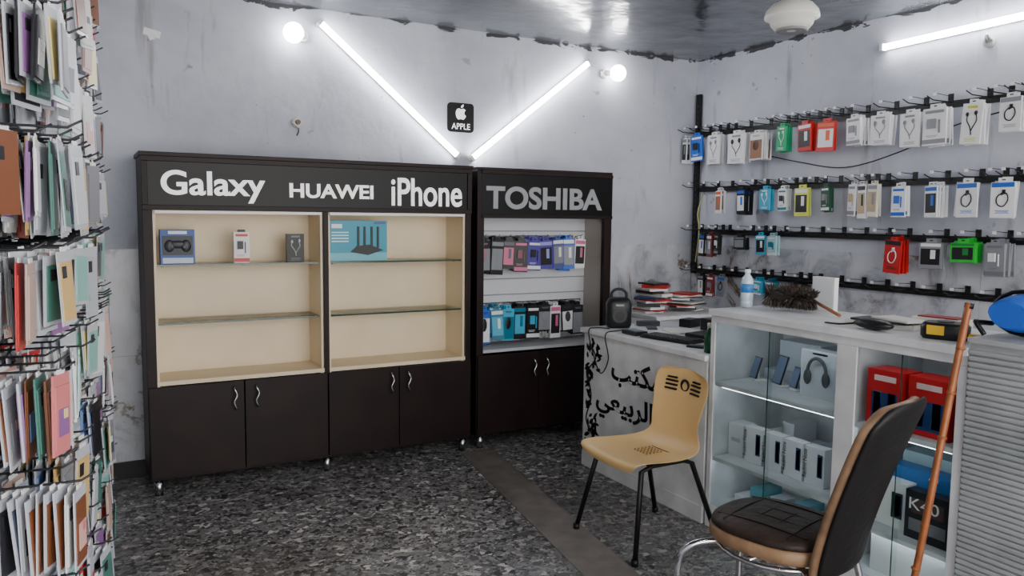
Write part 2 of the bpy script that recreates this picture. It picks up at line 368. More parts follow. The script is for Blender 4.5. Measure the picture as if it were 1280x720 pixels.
rows=[(2.231,[(4.95,4.89,2.20,2.0,WH,GY,DK,'win'),(4.85,4.73,2.21,2.01,BL,WH,DK,'plug'),(4.67,4.52,2.20,1.98,WH,GY,GY,'ear'),(4.44,4.27,2.19,1.97,WH,GY,DK,'ear'),(4.23,4.09,2.18,1.99,WH,BR,(90,60,45),'face'),(3.98,3.88,2.20,2.03,GN,WH,WH,'ear'),(3.79,3.67,2.20,2.02,RD,WH,DK,'win'),(3.62,3.49,2.20,2.01,RD,OR,WH,'win'),(3.41,3.30,2.2,2.03,WH,GY,GY,'plug'),(3.22,3.09,2.2,2.02,WH,GY,GY,'ear'),(3.02,2.90,2.19,1.995,WH,GY,GY,'ear'),(2.88,2.74,2.2,1.99,WH,GY,GY,'plug'),(2.64,2.53,2.2,1.98,WH,(200,200,60),DK,'ear'),(2.44,2.33,2.21,2.03,WH,GY,DK,'cable'),(2.2,2.08,2.21,2.0,WH,BL,DK,'cable'),(1.98,1.86,2.21,2.02,DK,RD,GY,'win')]),
(1.789,[(4.56,4.49,1.77,1.6,WH,OR,BR,'win'),(4.33,4.25,1.77,1.59,DK,BL,WH,'win'),(4.11,4.0,1.77,1.62,CY,WH,WH,'ear'),(3.94,3.87,1.77,1.62,WH,TE,DK,'plug'),(3.79,3.68,1.77,1.58,(210,220,90),WH,DK,'win'),(3.57,3.5,1.77,1.61,(40,80,60),WH,GY,'plug'),(3.36,3.30,1.78,1.58,WH,GY,(180,160,130),'plug'),(3.29,3.23,1.78,1.57,WH,DK,(180,160,130),'win'),(3.22,3.15,1.78,1.58,(225,220,205),GY,(180,160,130),'win'),(3.05,2.96,1.76,1.58,WH,BL,BL,'plug'),(2.84,2.76,1.76,1.58,WH,BL,DK,'win'),(2.66,2.54,1.77,1.58,WH,BL,DK,'cable'),(2.46,2.34,1.77,1.58,WH,BL,DK,'cable'),(2.2,2.1,1.77,1.59,WH,RD,DK,'plug')]),
(1.448,[(4.72,4.66,1.43,1.26,DK,BL,WH,'win'),(4.64,4.58,1.43,1.26,(120,60,60),WH,GY,'win'),(4.56,4.51,1.43,1.28,DK,GY,WH,'plug'),(4.35,4.24,1.42,1.33,DK,GY,GY,'win'),(4.13,4.05,1.44,1.3,CY,WH,DK,'win'),(4.02,3.94,1.44,1.3,(160,200,205),WH,TE,'plug'),(3.08,2.96,1.44,1.24,RD,DK,WH,'cable'),(2.85,2.72,1.43,1.28,GY,WH,DK,'win'),(2.67,2.53,1.44,1.33,LM,(30,120,50),DK,'win'),(2.48,2.37,1.44,1.26,GY,(110,112,118),WH,'plug')]),
(1.124,[(4.73,4.66,1.11,.95,DK,GY,WH,'win'),(4.62,4.55,1.11,.95,(130,50,50),WH,GY,'plug'),(4.5,4.42,1.11,.96,GY,BL,DK,'cable'),(4.14,4.05,1.11,1.0,CY,WH,WH,'plug'),(4.03,3.94,1.11,1.0,TE,WH,DK,'win'),(3.8,3.7,1.11,.95,DK,RD,WH,'win')])]
for z,ps in rows:
    o=MB();o.bb(XW-.032,XW-.014,1.4,4.9,z-.02,z+.02,BLK)
    hooks=[((a+b)/2) for a,b,*_ in ps];q=4.85
    while q>1.5:
        if min(abs(q-h) for h in hooks)>.06: hooks.append(q)
        q-=.17
    for h in hooks:
        o.tube([(XW-.02,h,z+.012),(4.30,h,z+.012),(4.245,h,z+.03)],.0035,BLK,6)
        o.tube([(XW-.02,h,z+.045),(4.32,h,z+.052)],.002,BLK,5);o.box((XW-.03,h,z+.03),(.008,.03,.06),BLK)
        o.box((4.315,h,z+.045),(.002,.022,.016),WPL)
    o.done('wall_display_rail')
    o=MB()
    for a,b,z1,z0,ba,ac,ik,k in ps:
        n=random.choice((2,3,4,6))
        for j in range(n): package(o,RM((a+b)/2+random.uniform(-.006,.006),z1-random.uniform(0,.008),4.33+.017*j,random.uniform(-.16,.10))@Matrix.Rotation(random.uniform(-.06,.06),4,'Y'),abs(a-b),z1-z0,.012,ba,ac,ik,k)
    o.done('hanging_accessory_packages')
o=MB();o.bb(XW-.034,XW-.014,4.915,4.965,1.1,2.56,BLK)
for k in range(30): o.bb(XW-.036,XW-.034,4.935,4.945,1.15+k*.045,1.17+k*.045,C((60,60,62)))
o.done('shelf_upright')
o=MB();o.tube([(4.47,4.3,2.05),(4.46,3.9,1.96),(4.46,3.5,1.9),(4.46,3.1,1.98),(4.47,2.8,2.1),(4.47,2.5,2.16)],.004,BLK,6,smoothn=8)
o.tube([(4.47,4.85,1.75),(4.40,4.83,1.6),(4.41,4.82,1.45),(4.40,4.84,1.2)],.005,C((200,195,120)),6,smoothn=6);o.done('wall_cable')
o=MB();rr=random.Random(21)
for z,lst in((1.40,[(DK,GY,(170,120,130)),(DK,GY,GY),(DK,(90,80,100),PK),(DK,PK,(120,60,80)),(PU,WH,DK),(PU,(150,150,210),DK),((80,90,150),WH,GY),(BL,WH,GY),(WH,PK,DK)]),(.93,[(BL,WH,DK),(TE,WH,CY),(CY,TE,DK),(DK,TE,CY),(DK,WH,CY),(DK,GY,GY),(WH,PK,DK),(DK,WH,(60,62,66)),(DK,GY,GY)])):
    o.bb(2.37,3.27,4.828,4.837,z+.01,z+.02,STEEL)
    for i,(a,b,c) in enumerate(lst):
        x=2.40+i*.095+(0.008 if i>3 else 0)+rr.uniform(-.006,.006);w=rr.uniform(.088,.106) if i not in(4,5) else .11
        k=rr.choice(('win','plug','face','win'));h=rr.uniform(.185,.235)
        for j in range(4): package(o,Matrix.Translation((x+rr.uniform(-.004,.004),4.70+.03*j,z-rr.uniform(0,.018)))@Matrix.Rotation(rr.uniform(-.3,.2),4,'Z')@Matrix.Rotation(rr.uniform(-.06,.06),4,'Y'),w,h,.008,a,b,c,k)
        o.tube([(x,4.832,z+.015),(x,4.69,z+.015),(x,4.67,z+.03)],.003,STEEL,6)
o.done('hanging_accessory_packages')
ZS=1.270
o=MB();o.bb(.39,.565,4.63,4.70,ZS,ZS+.19,C((40,80,150)));o.bb(.40,.555,4.628,4.63,ZS+.05,ZS+.155,C((20,24,36)));o.bb(.40,.555,4.627,4.63,ZS+.005,ZS+.035,C((190,205,225)))
for sx in(-1,1):
    o.sph((.4775+sx*.042,4.626,ZS+.10),(.026,.01,.034),C((50,52,60)));o.sph((.4775+sx*.03,4.614,ZS+.095),.008,C((120,120,128)))
o.sph((.4775,4.626,ZS+.108),(.045,.01,.022),C((50,52,60)));o.bb(.43,.525,4.627,4.63,ZS+.165,ZS+.182,C((215,225,240)));o.done('game_controller_box',None,.001)
o=MB();package(o,Matrix.Translation((.815,4.66,ZS+.176)),.085,.176,.05,WH,(200,60,50),DK,'plug',False);o.bb(.795,.835,4.633,4.655,ZS+.176,ZS+.19,C(DK));o.done('charger_box')
o=MB();package(o,Matrix.Translation((1.12,4.66,ZS+.165)),.10,.165,.04,(26,28,26),(110,115,115),(180,184,180),'ear',False);o.done('earphone_box')
o=MB();TL=(52,150,175)
o.bb(1.325,1.685,4.64,4.71,ZS,ZS+.245,C(TL));o.bb(1.325,1.685,4.639,4.64,ZS+.0,ZS+.05,C((110,185,198)));o.bb(1.335,1.40,4.6385,4.64,ZS+.2,ZS+.225,C((230,240,240)))
o.bb(1.60,1.675,4.6385,4.64,ZS+.225,ZS+.24,C((70,90,160)))
for k in range(4): o.bb(1.335,1.44,4.6385,4.64,ZS+.17-.018*k,ZS+.178-.018*k,C((200,230,235)))
o.ngon([(1.45,ZS+.055),(1.56,ZS+.035),(1.66,ZS+.065),(1.57,ZS+.1),(1.49,ZS+.09)],4.6385,.004,C((24,26,30)))
for x in(1.50,1.54,1.585,1.625): o.bb(x-.006,x+.006,4.632,4.638,ZS+.08,ZS+.21,C((24,26,30)))
o.done('wifi_router_box')
# ---------- wall fixtures
def led(p0,p1,nrm,name='led_tube_lamp'):
    p0,p1,nrm=Vector(p0),Vector(p1),Vector(nrm);d=(p1-p0).normalized();o=MB()
    Mx=fr((p0+p1)/2,d,-nrm);L=(p1-p0).length
    o.box((0,-.012,0),(L,.02,.034),WPL,Mx);o.cyl((-L/2+.02,-.034,0),(L/2-.02,-.034,0),.019,LED,16,M=Mx)
    for s in(-1,1): o.box((s*(L/2-.01),-.03,0),(.022,.05,.042),WPL,Mx)
    return o.done(name)
led((1.36,YW-.001,2.75),(2.325,YW-.001,1.96),(0,-1,0));led((3.40,YW-.001,2.71),(2.415,YW-.001,1.945),(0,-1,0))
led((XW-.001,3.28,2.635),(XW-.001,2.08,2.66),(-1,0,0));led((XW-.001,.9,2.66),(XW-.001,-.3,2.66),(-1,0,0))  # second tube is an added fill light, out of view
led((1.2,-.6,HC-.001),(2.4,-.6,HC-.001),(0,0,-1));led((1.0,.75,HC-.001),(2.2,.75,HC-.001),(0,0,-1))  # both ceiling tubes are unseen extras added to brighten the room
for x,z,s in((1.19,2.65,-1),(3.63,2.645,1)):
    o=MB();o.cyl((x-.07*s,YW-.001,z),(x-.07*s,YW-.03,z),.035,WPL);o.tube([(x-.07*s,YW-.03,z),(x-.05*s,YW-.05,z),(x-.035*s,YW-.06,z)],.022,WPL,smoothn=3)
    o.sph((x,YW-.085,z),.062,BULB,seg=24);o.done('light_bulb')
root=empty('wall_sign')
o=MB();Mg=Matrix.Translation((2.35,YW-.002,2.23));pts=[]
for cx,cz,a0 in((.075,.075,0),(-.075,.075,90),(-.075,-.075,180),(.075,-.075,270)):
    for k in range(5):
        a=math.radians(a0+k*22.5);pts.append((cx+.025*math.cos(a),cz+.025*math.sin(a)))
o.ngon(pts,0,.01,BLACKG,Mg)
ap=[(0,.30),(.1,.35),(.24,.37),(.36,.30),(.41,.25),(.32,.15),(.29,0),(.34,-.13),(.45,-.2),(.36,-.38),(.24,-.5),(.13,-.5),(0,-.45),(-.13,-.5),(-.25,-.5),(-.38,-.35),(-.46,-.1),(-.44,.15),(-.34,.31),(-.2,.37),(-.1,.35)]
o.ngon([(a*.085,.03+b*.085) for a,b in ap],-.01,.002,LETW,Mg)
o.ngon([(.0,.066),(.002,.078),(.012,.088),(.02,.09),(.019,.078),(.01,.068)],-.01,.002,LETW,Mg)
o.done('plate',root);text('letters_1','APPLE',Matrix.Translation((2.28,YW-.0135,2.15)),.14,.04,LETW,root,ext=.0008)
o=MB();o.cyl((1.22,YW-.001,2.12),(1.22,YW-.02,2.12),.03,C((200,190,180)));o.box((1.22,YW-.03,2.12),(.05,.02,.05),C((205,200,195)),R=Matrix.Rotation(.7,3,'Y'));o.cyl((1.22,YW-.04,2.12),(1.22,YW-.055,2.12),.015,C((90,70,60)))
o.tube([(1.22,YW-.03,2.12),(1.23,YW-.02,2.07),(1.22,YW-.01,2.04)],.004,C((90,70,60)),6,smoothn=3);o.done('wall_light_socket')
o=MB();o.box((.41,YW-.001,2.57),(.09,.002,.04),WPL,R=Matrix.Rotation(.2,3,'Y'));o.box((.40,YW-.003,2.56),(.03,.002,.06),WPL,R=Matrix.Rotation(-.4,3,'Y'));o.done('wall_tape_scrap')
o=MB();o.cyl((XW-.001,2.62,2.55),(XW-.03,2.62,2.55),.03,C((180,180,180)));o.tube([(XW-.03,2.62,2.55),(XW-.07,2.6,2.58),(XW-.09,2.57,2.54)],.012,C((150,150,150)),smoothn=3);o.done('camera_bracket')
# ---------- ceiling fan
o=MB();cx,cy=3.50,3.14;FE=mat('fan_cream_enamel',(226,224,216),.35)
o.lathe((cx,cy,0),[(.02,HC-.001),(.07,HC-.001),(.07,HC-.015),(.03,HC-.03),(.03,2.77),(.06,2.76),(.11,2.735),(.14,2.70),(.147,2.672),(.147,2.662),(.12,2.65),(.112,2.625),(.095,2.605),(.055,2.595),(.01,2.592)],FE,32)
o.lathe((cx,cy,0),[(.085,2.602),(.09,2.594),(.078,2.588),(.066,2.593)],C((140,140,140)),24)
for k in range(3):
    Mb=Matrix.Translation((cx,cy,2.775))@Matrix.Rotation(math.radians(k*120+41.8),4,'Z')
    o.box((.15,0,-.012),(.16,.035,.006),STEEL,Mb);o.box((.43,0,0),(.46,.12,.006),FE,Mb@Matrix.Rotation(.12,4,'X'))
o.done('ceiling_fan')
# ---------- glass counter
root=empty('glass_display_counter')
CX,CB,Ya,Yb,ZC=2.739,3.25,1.60,2.884,1.107
o=MB()
o.bb(CX-.015,CB+.01,Ya-.005,Yb+.006,ZC-.03,ZC,WHITE)
o.bb(CX,CX+.03,Ya,Yb,ZC-.065,ZC-.03,WHITE)
o.bb(CB-.015,CB,Ya,Yb,0,ZC-.03,WHITE)
for a,b in((Yb-.03,Yb),(2.05,2.145),(Ya,Ya+.035)): o.bb(CX,CX+.03,a,b,.1,ZC-.065,WHITE)
o.bb(CX+.03,CB-.015,Yb-.015,Yb,.1,ZC-.03,WHITE);o.bb(CX+.03,CB-.015,Ya,Ya+.015,.1,ZC-.03,WHITE);o.bb(CX+.03,CB-.015,2.09,2.105,.1,ZC-.03,WHITE)
o.bb(CX,CB-.015,Ya,Yb,0,.12,WHITE)
o.bb(CX+.012,CB-.015,2.145,Yb-.03,.725,.745,WHITE);o.bb(CX+.012,CB-.015,2.145,Yb-.03,.345,.365,WHITE)
o.bb(CX+.012,CB-.015,Ya+.035,2.05,.71,.73,WHITE);o.bb(CX+.012,CB-.015,Ya+.035,2.05,.30,.32,WHITE)
o.done('frame',root,.002)
o=MB()
for a,b in((2.147,Yb-.032),(Ya+.037,2.048)):
    m=(a+b)/2
    for y0,y1,x in((a,m+.008,CX+.0005),(m-.008,b,CX+.0065)):
        o.bb(x,x+.0035,y0,y1,.121,ZC-.066,PANE)
    o.bb(CX-.0005,CX+.0045,m+.0085,m+.0105,.121,ZC-.066,GEDGE)
o.done('glass_panes',root)
FILL_STRIP=mat('added_fill_strip_glow',(235,244,255),.4,emit=9)  # invented glowing strips, added to brighten the counter interior
o=MB()
for a,b in((2.17,2.83),(1.66,2.03)):
    for zz in(ZC-.034,.722 if a>2.1 else .707,.342 if a>2.1 else .297):
        o.bb(CX+.036,CX+.046,a,b,zz-.006,zz,FILL_STRIP)
o.done('added_fill_strips',root)
def cbox(name,y0,y1,x0,dx,z0,h,base,deco,tilt=0,txt=None,tc=None):
    r=empty(name);o=MB();M=RM((y0+y1)/2,z0,x0+dx/2,tilt);w=abs(y0-y1)
    o.box((0,0,h/2),(w,dx,h),C(base),M)
    for (cx,cz,sw,sh,c) in deco: o.box((cx*w,-dx/2-.001,cz*h),(sw*w,.0015,sh*h),C(c),M)
    o.done('carton',r,.001)
    if txt:
        for (body,cx,cz,tw,th,rot) in txt:
            text('letters_1',body,M@Matrix.Translation((cx*w,-dx/2-.003,cz*h))@Matrix.Rotation(rot,4,'Y'),tw,th,tc,r,ext=.0004)
    return r
INK=C((60,62,70));INR=C((180,50,40))
o=MB()
for yy,zz,s in((2.78,.745,.11),(2.63,.745,.14),(2.53,.745,.10)):
    Mp=RM(yy,zz+.012,2.93,-.25)@Matrix.Rotation(-.3,4,'X');o.box((0,.0,s/2+.004),(s*.5,.008,s),C((50,54,64),.2),Mp);o.box((0,-.005,s/2+.004),(s*.45,.002,s*.93),C((110,122,148),.15),Mp)
    Mq=RM(yy,zz,2.93,-.25);o.box((0,.03,.008),(s*.45,.06,.012),WPL,Mq);o.box((0,.03,s*.25),(.015,.006,s*.45),WPL,Mq)
o.done('display_phones')
cbox('headphone_box',2.47,2.26,2.91,.07,.746,.215,(222,224,228),[(0,.5,.92,.94,(210,214,220)),(0,.93,.4,.05,(90,90,95))])
o=MB();M=RM(2.365,.845,2.89)
o.tube([(.05*math.cos(a),0,.02+.065*math.sin(a)) for a in [math.radians(x) for x in range(-10,191,20)]],.0075,C((90,92,98)),8,M,smoothn=2)
for s in(-1,1): o.sph((s*.05,0,-.005),(.02,.012,.036),C((80,82,88)),M)
o.done('headphones')
o=MB();o.bb(3.03,3.2,2.2,2.8,.746,.80,C((190,196,204)));o.bb(3.08,3.2,2.5,2.75,.80,.95,C((200,204,210)));o.done('accessory_cartons',None,.002)
for a,b in((2.04,1.88),(1.86,1.69)):
    cbox('red_speaker_box',a,b,2.80,.12,.731,.225,(200,28,34),[(0,.35,.7,.5,(30,60,110)),(-.2,.38,.2,.45,(60,110,170)),(.2,.38,.2,.45,(30,34,48)),(0,.85,.6,.1,(235,200,200))])
cbox('phone_box',2.86,2.76,2.86,.1,.366,.16,(222,222,226),[(0,.5,.6,.12,(180,180,186))])
for a,b in((2.73,2.62),(2.605,2.50),(2.485,2.38),(2.365,2.26)):
    cbox('phone_box',a,b,2.84,.055,.366,.175,(238,238,242),[(.28,.55,.26,.6,(60,80,120)),(.28,.55,.18,.5,(150,120,190))],0,[('Redmi Note',-.38,.16,.13,.022,-math.pi/2)],INK)
o=MB()
for k in range(6): o.bb(3.0,3.16,2.25+k*.08,2.32+k*.08,.366,.366+random.uniform(.1,.2),C(random.choice(((205,205,210),(170,180,190),(225,225,225)))))
o.done('accessory_cartons',None,.002)
o=MB()
for k,cc in enumerate(((70,150,160),(190,200,205),(110,160,175),(60,70,80),(200,205,210),(90,140,150),(210,210,212))): o.bb(2.86+.02*(k%2),3.02,2.22+k*.085,2.295+k*.085,.121,.17+.03*(k%3),C(cc))
o.done('accessory_cartons',None,.002)
cbox('phone_box',2.02,1.86,2.83,.06,.321,.19,(238,236,235),[(.25,.5,.3,.55,(50,60,80)),(.25,.5,.22,.46,(150,170,200))],0,[('Redmi 10A',-.28,.08,.17,.03,-math.pi/2)],INR)
cbox('phone_box',1.845,1.66,2.80,.06,.321,.19,(38,38,44),[(0,.3,.8,.25,(120,120,128)),(0,.7,.7,.3,(80,60,60))],0,[('K40',-.4,.62,.12,.045,0)],WPL)
o=MB();o.bb(3.0,3.2,1.7,2.0,.321,.60,C((180,205,210)));o.done('accessory_cartons',None,.002)
o=MB();o.bb(2.90,2.98,1.72,2.02,.321,.56,C((50,110,175)));o.done('accessory_cartons',None,.002)
o=MB();o.bb(2.82,3.1,1.68,2.0,.121,.27,C((215,215,215)));o.done('accessory_cartons',None,.002)
# ---------- desk
root=empty('reception_desk')
o=MB();DX,DB,D0,D1,ZD=2.739,3.45,2.90,3.99,.87
o.bb(DX-.02,DB,D0,D1+.02,ZD-.03,ZD,WHITE);o.bb(DX,DX+.02,D0,D1,.0,ZD-.03,WHITE);o.bb(DX+.02,DB-.02,D1-.02,D1,0,ZD-.03,WHITE);o.bb(DX+.02,DB-.02,D0,D0+.02,0,ZD-.03,WHITE);o.bb(DX-.006,DX,D0,D1,0,.09,WHITE)
o.done('body',root,.003)
o=MB()
def leaf(cy,cz,a,l,w):
    pts=[(-l/2,0),(-l*.25,w*.45),(l*.1,w*.5),(l/2,0),(l*.1,-w*.35),(-l*.25,-w*.4)]
    P=[(cy+p[0]*math.cos(a)-p[1]*math.sin(a),cz+p[0]*math.sin(a)+p[1]*math.cos(a)) for p in pts]
    o.ngon(P,0,.0015,BLK,RM(0,0,DX-.0005))
rr=random.Random(3)
for k in range(80):
    cz=rr.uniform(.12,.80);sp=.13 if cz>.62 or cz<.35 else .05
    leaf(-3.955+rr.uniform(0,sp),cz,rr.uniform(0,6.3),rr.uniform(.03,.07),rr.uniform(.015,.03))
o.tube([(DX-.003,3.93,.78),(DX-.003,3.86,.70),(DX-.003,3.94,.6),(DX-.003,3.9,.45),(DX-.003,3.95,.3),(DX-.003,3.86,.2)],.004,BLK,6,smoothn=6)
o.done('floral_decal',root)
text('letters_1','\uFE90\uFE98\uFEDC\uFEE3',RM(3.70,.565,DX-.001),.46,.17,BLK,root,ext=.001,bold=.0045)
text('letters_2','\uFEF2\uFECC\uFEF4\uFE91\uFEAE\uFEDF\uFE8D',RM(3.85,.345,DX-.001),.54,.185,BLK,root,ext=.001,bold=.0045)
o=MB();o.tube([(2.96,3.76,ZD+.006),(2.80,3.74,ZD+.008),(2.710,3.73,ZD-.01),(2.713,3.70,.72),(2.718,3.78,.62),(2.718,3.86,.72),(2.708,3.90,ZD-.01),(2.76,3.9,ZD+.008),(2.82,3.84,ZD+.006)],.0035,BLK,6,smoothn=8);o.done('power_cable',root)
o=MB();M=Matrix.Translation((2.93,3.90,ZD))@Matrix.Rotation(-.5,4,'Z')
o.sup([(0.002,.068,.05),(.02,.078,.058),(.15,.078,.058),(.18,.064,.048),(.19,.048,.035)],C((20,22,26)),M,4)
o.tube([(-.045,0,.18),(-.045,0,.215),(-.02,0,.238),(.02,0,.238),(.045,0,.215),(.045,0,.18)],.009,C((20,22,26)),8,M,smoothn=4)
o.cyl((0,-.058,.08),(0,-.064,.08),.045,C((46,48,52)),24,M=M);o.cyl((0,-.064,.08),(0,-.067,.08),.03,C((20,22,26)),24,M=M);o.box((0,-.06,.145),(.05,.004,.012),C((150,150,155)),M);o.done('portable_speaker')
o=MB();M=Matrix.Translation((3.22,3.28,ZD+.001))@Matrix.Rotation(.15,4,'Z')
o.box((0,0,.009),(.26,.36,.018),C((28,29,33)),M);o.box((0,0,.0195),(.255,.355,.003),C((38,40,46)),M);o.sph((0,0,.022),(.02,.02,.001),STEEL,M,12);o.done('laptop',None,.002)
o=MB();M=Matrix.Translation((2.90,3.36,ZD+.001))@Matrix.Rotation(.2,4,'Z')
o.box((0,0,.008),(.14,.34,.014),C((22,23,26)),M)
for a in range(4):
    for b in range(11): o.box((-.048+a*.032,-.15+b*.03,.018),(.026,.024,.006),C((48,50,54)),M)
o.done('keyboard')
o=MB();M=Matrix.Translation((2.84,3.62,ZD+.001));o.box((0,0,.012),(.09,.13,.022),C((30,32,36)),M);o.box((0,0,.025),(.06,.09,.004),C((110,130,150)),M)
o.done('card_reader',None,.003)
o=MB();o.box((3.12,3.62,ZD+.004),(.21,.15,.005),WPL,R=Matrix.Rotation(.5,3,'Z'));o.box((3.15,3.56,ZD+.009),(.2,.14,.004),C((225,222,215)),R=Matrix.Rotation(-.3,3,'Z'));o.done('paper_sheets')
def gadget(name,x,y,sx,sy,sz,cc,a):
    o=MB();Mx=Matrix.Translation((x,y,ZD+.001))@Matrix.Rotation(a,4,'Z')
    o.box((0,0,sz/2),(sx,sy,sz),C(cc),Mx);o.box((0,0,sz+.0008),(sx*.85,sy*.85,.0015),C((60,66,78)),Mx);o.done(name,None,.002)
gadget('charger_brick',3.37,3.74,.12,.08,.05,(24,26,30),.3);gadget('radio_handset',3.15,3.88,.14,.05,.03,(50,52,58),-.4);gadget('card_box',3.38,3.56,.08,.1,.07,(38,40,44),.1)
gadget('smartphone',2.87,3.09,.07,.14,.009,(24,24,28),.5);gadget('smartphone',3.09,3.77,.06,.12,.009,(60,62,70),-.6)
o=MB()
for q in range(4):
    rr_=.045+.006*q;o.tube([(3.0+rr_*math.cos(a),3.08+rr_*.8*math.sin(a),ZD+.006+.006*q) for a in [k*math.pi/8 for k in range(16)]],.003,BLK if q%2 else WPL,6,closed=True)
o.done('coiled_charging_cable')
o=MB();GB=mat('green_bottle_plastic',(20,80,48),.2);o.lathe((2.80,2.955,ZD),[(.02,.001),(.028,.004),(.028,.08),(.022,.1),(.012,.112),(.012,.13)],GB,20);o.lathe((2.80,2.955,ZD),[(.014,.1305),(.014,.152),(.01,.154)],C((220,220,215)),16);o.done('green_spray_bottle')
o=MB();o.bb(3.50,4.28,4.22,4.86,.84,.865,WHITE)
for x in(3.53,4.25):
    for y in(4.25,4.83): o.bb(x-.02,x+.02,y-.02,y+.02,0,.84,WHITE)
o.bb(3.53,4.25,4.82,4.84,.3,.84,WHITE);o.done('side_table',None,.002)
o=MB();z=.866;rr=random.Random(31)
for k,cc in enumerate(((225,222,215),(160,34,36),(230,230,230),(50,50,56),(215,212,205),(180,44,40),(40,70,110),(228,228,225),(60,50,46),(222,220,214),(165,38,38),(40,42,46))):
    t=rr.uniform(.010,.026);M=Matrix.Translation((3.68+rr.uniform(-.035,.04),4.5,z+t/2))@Matrix.Rotation(rr.uniform(-.7,.7),4,'Z')
    sw=rr.uniform(.11,.17);sl=rr.uniform(.16,.24);o.box((0,0,0),(sw,sl,t),C(cc),M);o.box((.003,0,0),(sw-.003,sl-.006,t*.7),C((235,232,225)),M);z+=t+.0006
o.done('book_stack')
o=MB();z=.866
for k in range(11):
    cc=((230,230,230),(30,32,38),(235,235,232),(170,50,42),(24,24,28),(230,230,228),(90,92,96))[k%7]
    t=rr.uniform(.006,.02);M=Matrix.Translation((3.98+rr.uniform(-.06,.05),4.5+rr.uniform(-.03,.03),z+t/2))@Matrix.Rotation(rr.uniform(-.9,.9),4,'Z')
    o.box((0,0,0),(rr.uniform(.12,.24),rr.uniform(.16,.3),t),C(cc),M);z+=t+.0006
o.done('paper_stack')
# ---------- counter-top items
o=MB();PB=mat('bottle_plastic',(196,214,226),.12,spec=.8)
BX,BY=2.94,2.85
o.lathe((BX,BY,ZC),[(.022,.001),(.031,.006),(.031,.03),(.029,.035),(.031,.04),(.031,.075),(.029,.08),(.031,.085),(.031,.125),(.026,.15),(.013,.168),(.013,.176)],PB,24)
o.lathe((BX,BY,ZC),[(.0318,.078),(.0318,.122)],C((60,130,200)),24);o.lathe((BX,BY,ZC),[(.016,.1765),(.016,.192),(.012,.194)],C((235,240,245)),20);o.done('water_bottle')
o=MB();rr=random.Random(5);fc=[C((66,57,52),.9),C((90,81,74),.9),C((44,39,37),.9),C((120,109,100),.9),C((56,49,46),.9)]
A=Vector((2.97,2.725,ZC+.075));B=Vector((3.09,2.575,ZC+.06));ax=(B-A).normalized()
lumps=[(rr.random(),rr.uniform(0,6.28)) for _ in range(9)]
e1=ax.orthogonal().normalized();e2=ax.cross(e1)
for k in range(5200):
    lt,la=rr.choice(lumps);t=min(max(lt+rr.gauss(0,.12),0),1);an=la+rr.gauss(0,.5);p=A.lerp(B,t)
    d=(e1*math.cos(an)+e2*math.sin(an)-ax*rr.uniform(-.7,.8)).normalized()
    L=rr.uniform(.04,.088)*(1-.2*abs(t-.45)*2);q=p+d*L+Vector((0,0,-.012*rr.random()))
    q.z=max(q.z,ZC+.003+rr.random()*.008);s=d.cross(Vector((rr.random(),rr.random(),rr.random()))).normalized()*rr.uniform(.0015,.0035);mid=p.lerp(q,.55);mid.z=max(mid.z+.004,ZC+.004)
    i=o.mi(rr.choice(fc));v=[o.bm.verts.new(x) for x in(p,mid+s,q,mid-s)];o.bm.faces.new(v).material_index=i
o.tube([A,B],.03,fc[2],8);o.tube([B,(3.02,2.36,ZC+.012)],.008,mat('cane',(150,96,60),.5),8);o.done('feather_duster')
cbox('white_carton',2.66,2.53,3.19,.03,ZC+.001,.165,(236,236,238),[(0,.5,.9,.9,(228,230,232))])
o=MB();o.box((2.98,2.10,ZC+.011),(.16,.28,.02),C((216,212,202)),R=Matrix.Rotation(.25,3,'Z'));o.box((2.97,2.09,ZC+.026),(.14,.24,.008),C((46,48,52)),R=Matrix.Rotation(.1,3,'Z'))
o.box((2.99,2.04,ZC+.035),(.12,.2,.008),C((230,228,220)),R=Matrix.Rotation(-.2,3,'Z'));o.box((3.10,1.93,ZC+.025),(.1,.2,.048),C((222,220,214)),R=Matrix.Rotation(.1,3,'Z'));o.box((3.10,1.93,ZC+.052),(.08,.16,.005),C((150,40,36)),R=Matrix.Rotation(.1,3,'Z'));o.done('paper_pads')
o=MB();o.sph((2.82,2.04,ZC+.024),(.04,.09,.022),C((24,24,28)));o.tube([(2.82,2.12,ZC+.02),(2.79,2.18,ZC+.01),(2.80,2.26,ZC+.006)],.004,BLK,6,smoothn=4);o.done('zip_pouch')
o=MB();M=Matrix.Translation((2.87,1.77,ZC+.001))@Matrix.Rotation(.3,4,'Z')
o.sup([(0,.05,.075),(.01,.056,.082),(.05,.056,.082),(.062,.045,.07)],C((24,24,28)),M,3.5);o.box((-.052,.02,.035),(.012,.06,.035),C((225,180,40)),M);o.cyl((0,0,.06),(0,0,.068),.03,C((60,60,62)),20,M=M);o.box((0,-.1,.02),(.03,.06,.012),C((225,180,40)),M);o.done('tape_measure')
# ---------- ribbed cabinet + roll bag
o=MB();RG=mat('grey_ribbed_plastic',(166,170,172),.5,noise=.6,nscale=5,rgb2=(140,144,146))
RX,RY0,RY1=2.72,1.59,.75
o.bb(RX+.01,RX+.5,RY1,RY0,.0,1.13,RG);o.bb(RX-.004,RX+.51,RY1-.005,RY0+.004,1.13,1.148,RG)
z=.02
while z<1.11:
    o.bb(RX,RX+.01,RY1+.002,RY0-.002,z,z+.013,RG);z+=.021
o.done('ribbed_storage_cabinet')
o=MB();BB=mat('blue_fabric',(20,88,190),.8,bump=.3,bscale=40)
rs=[];BYc=1.488
for k in range(11):
    t=k/10;x=2.76+.40*t;r=.075*(1-.35*abs(2*t-1)**4)
    rs.append([Vector((x,BYc+r*1.35*math.cos(a)*(1+.05*math.sin(3*a+k)),1.150+.085+r*.92*math.sin(a))) for a in [2*math.pi*j/20 for j in range(20)]])
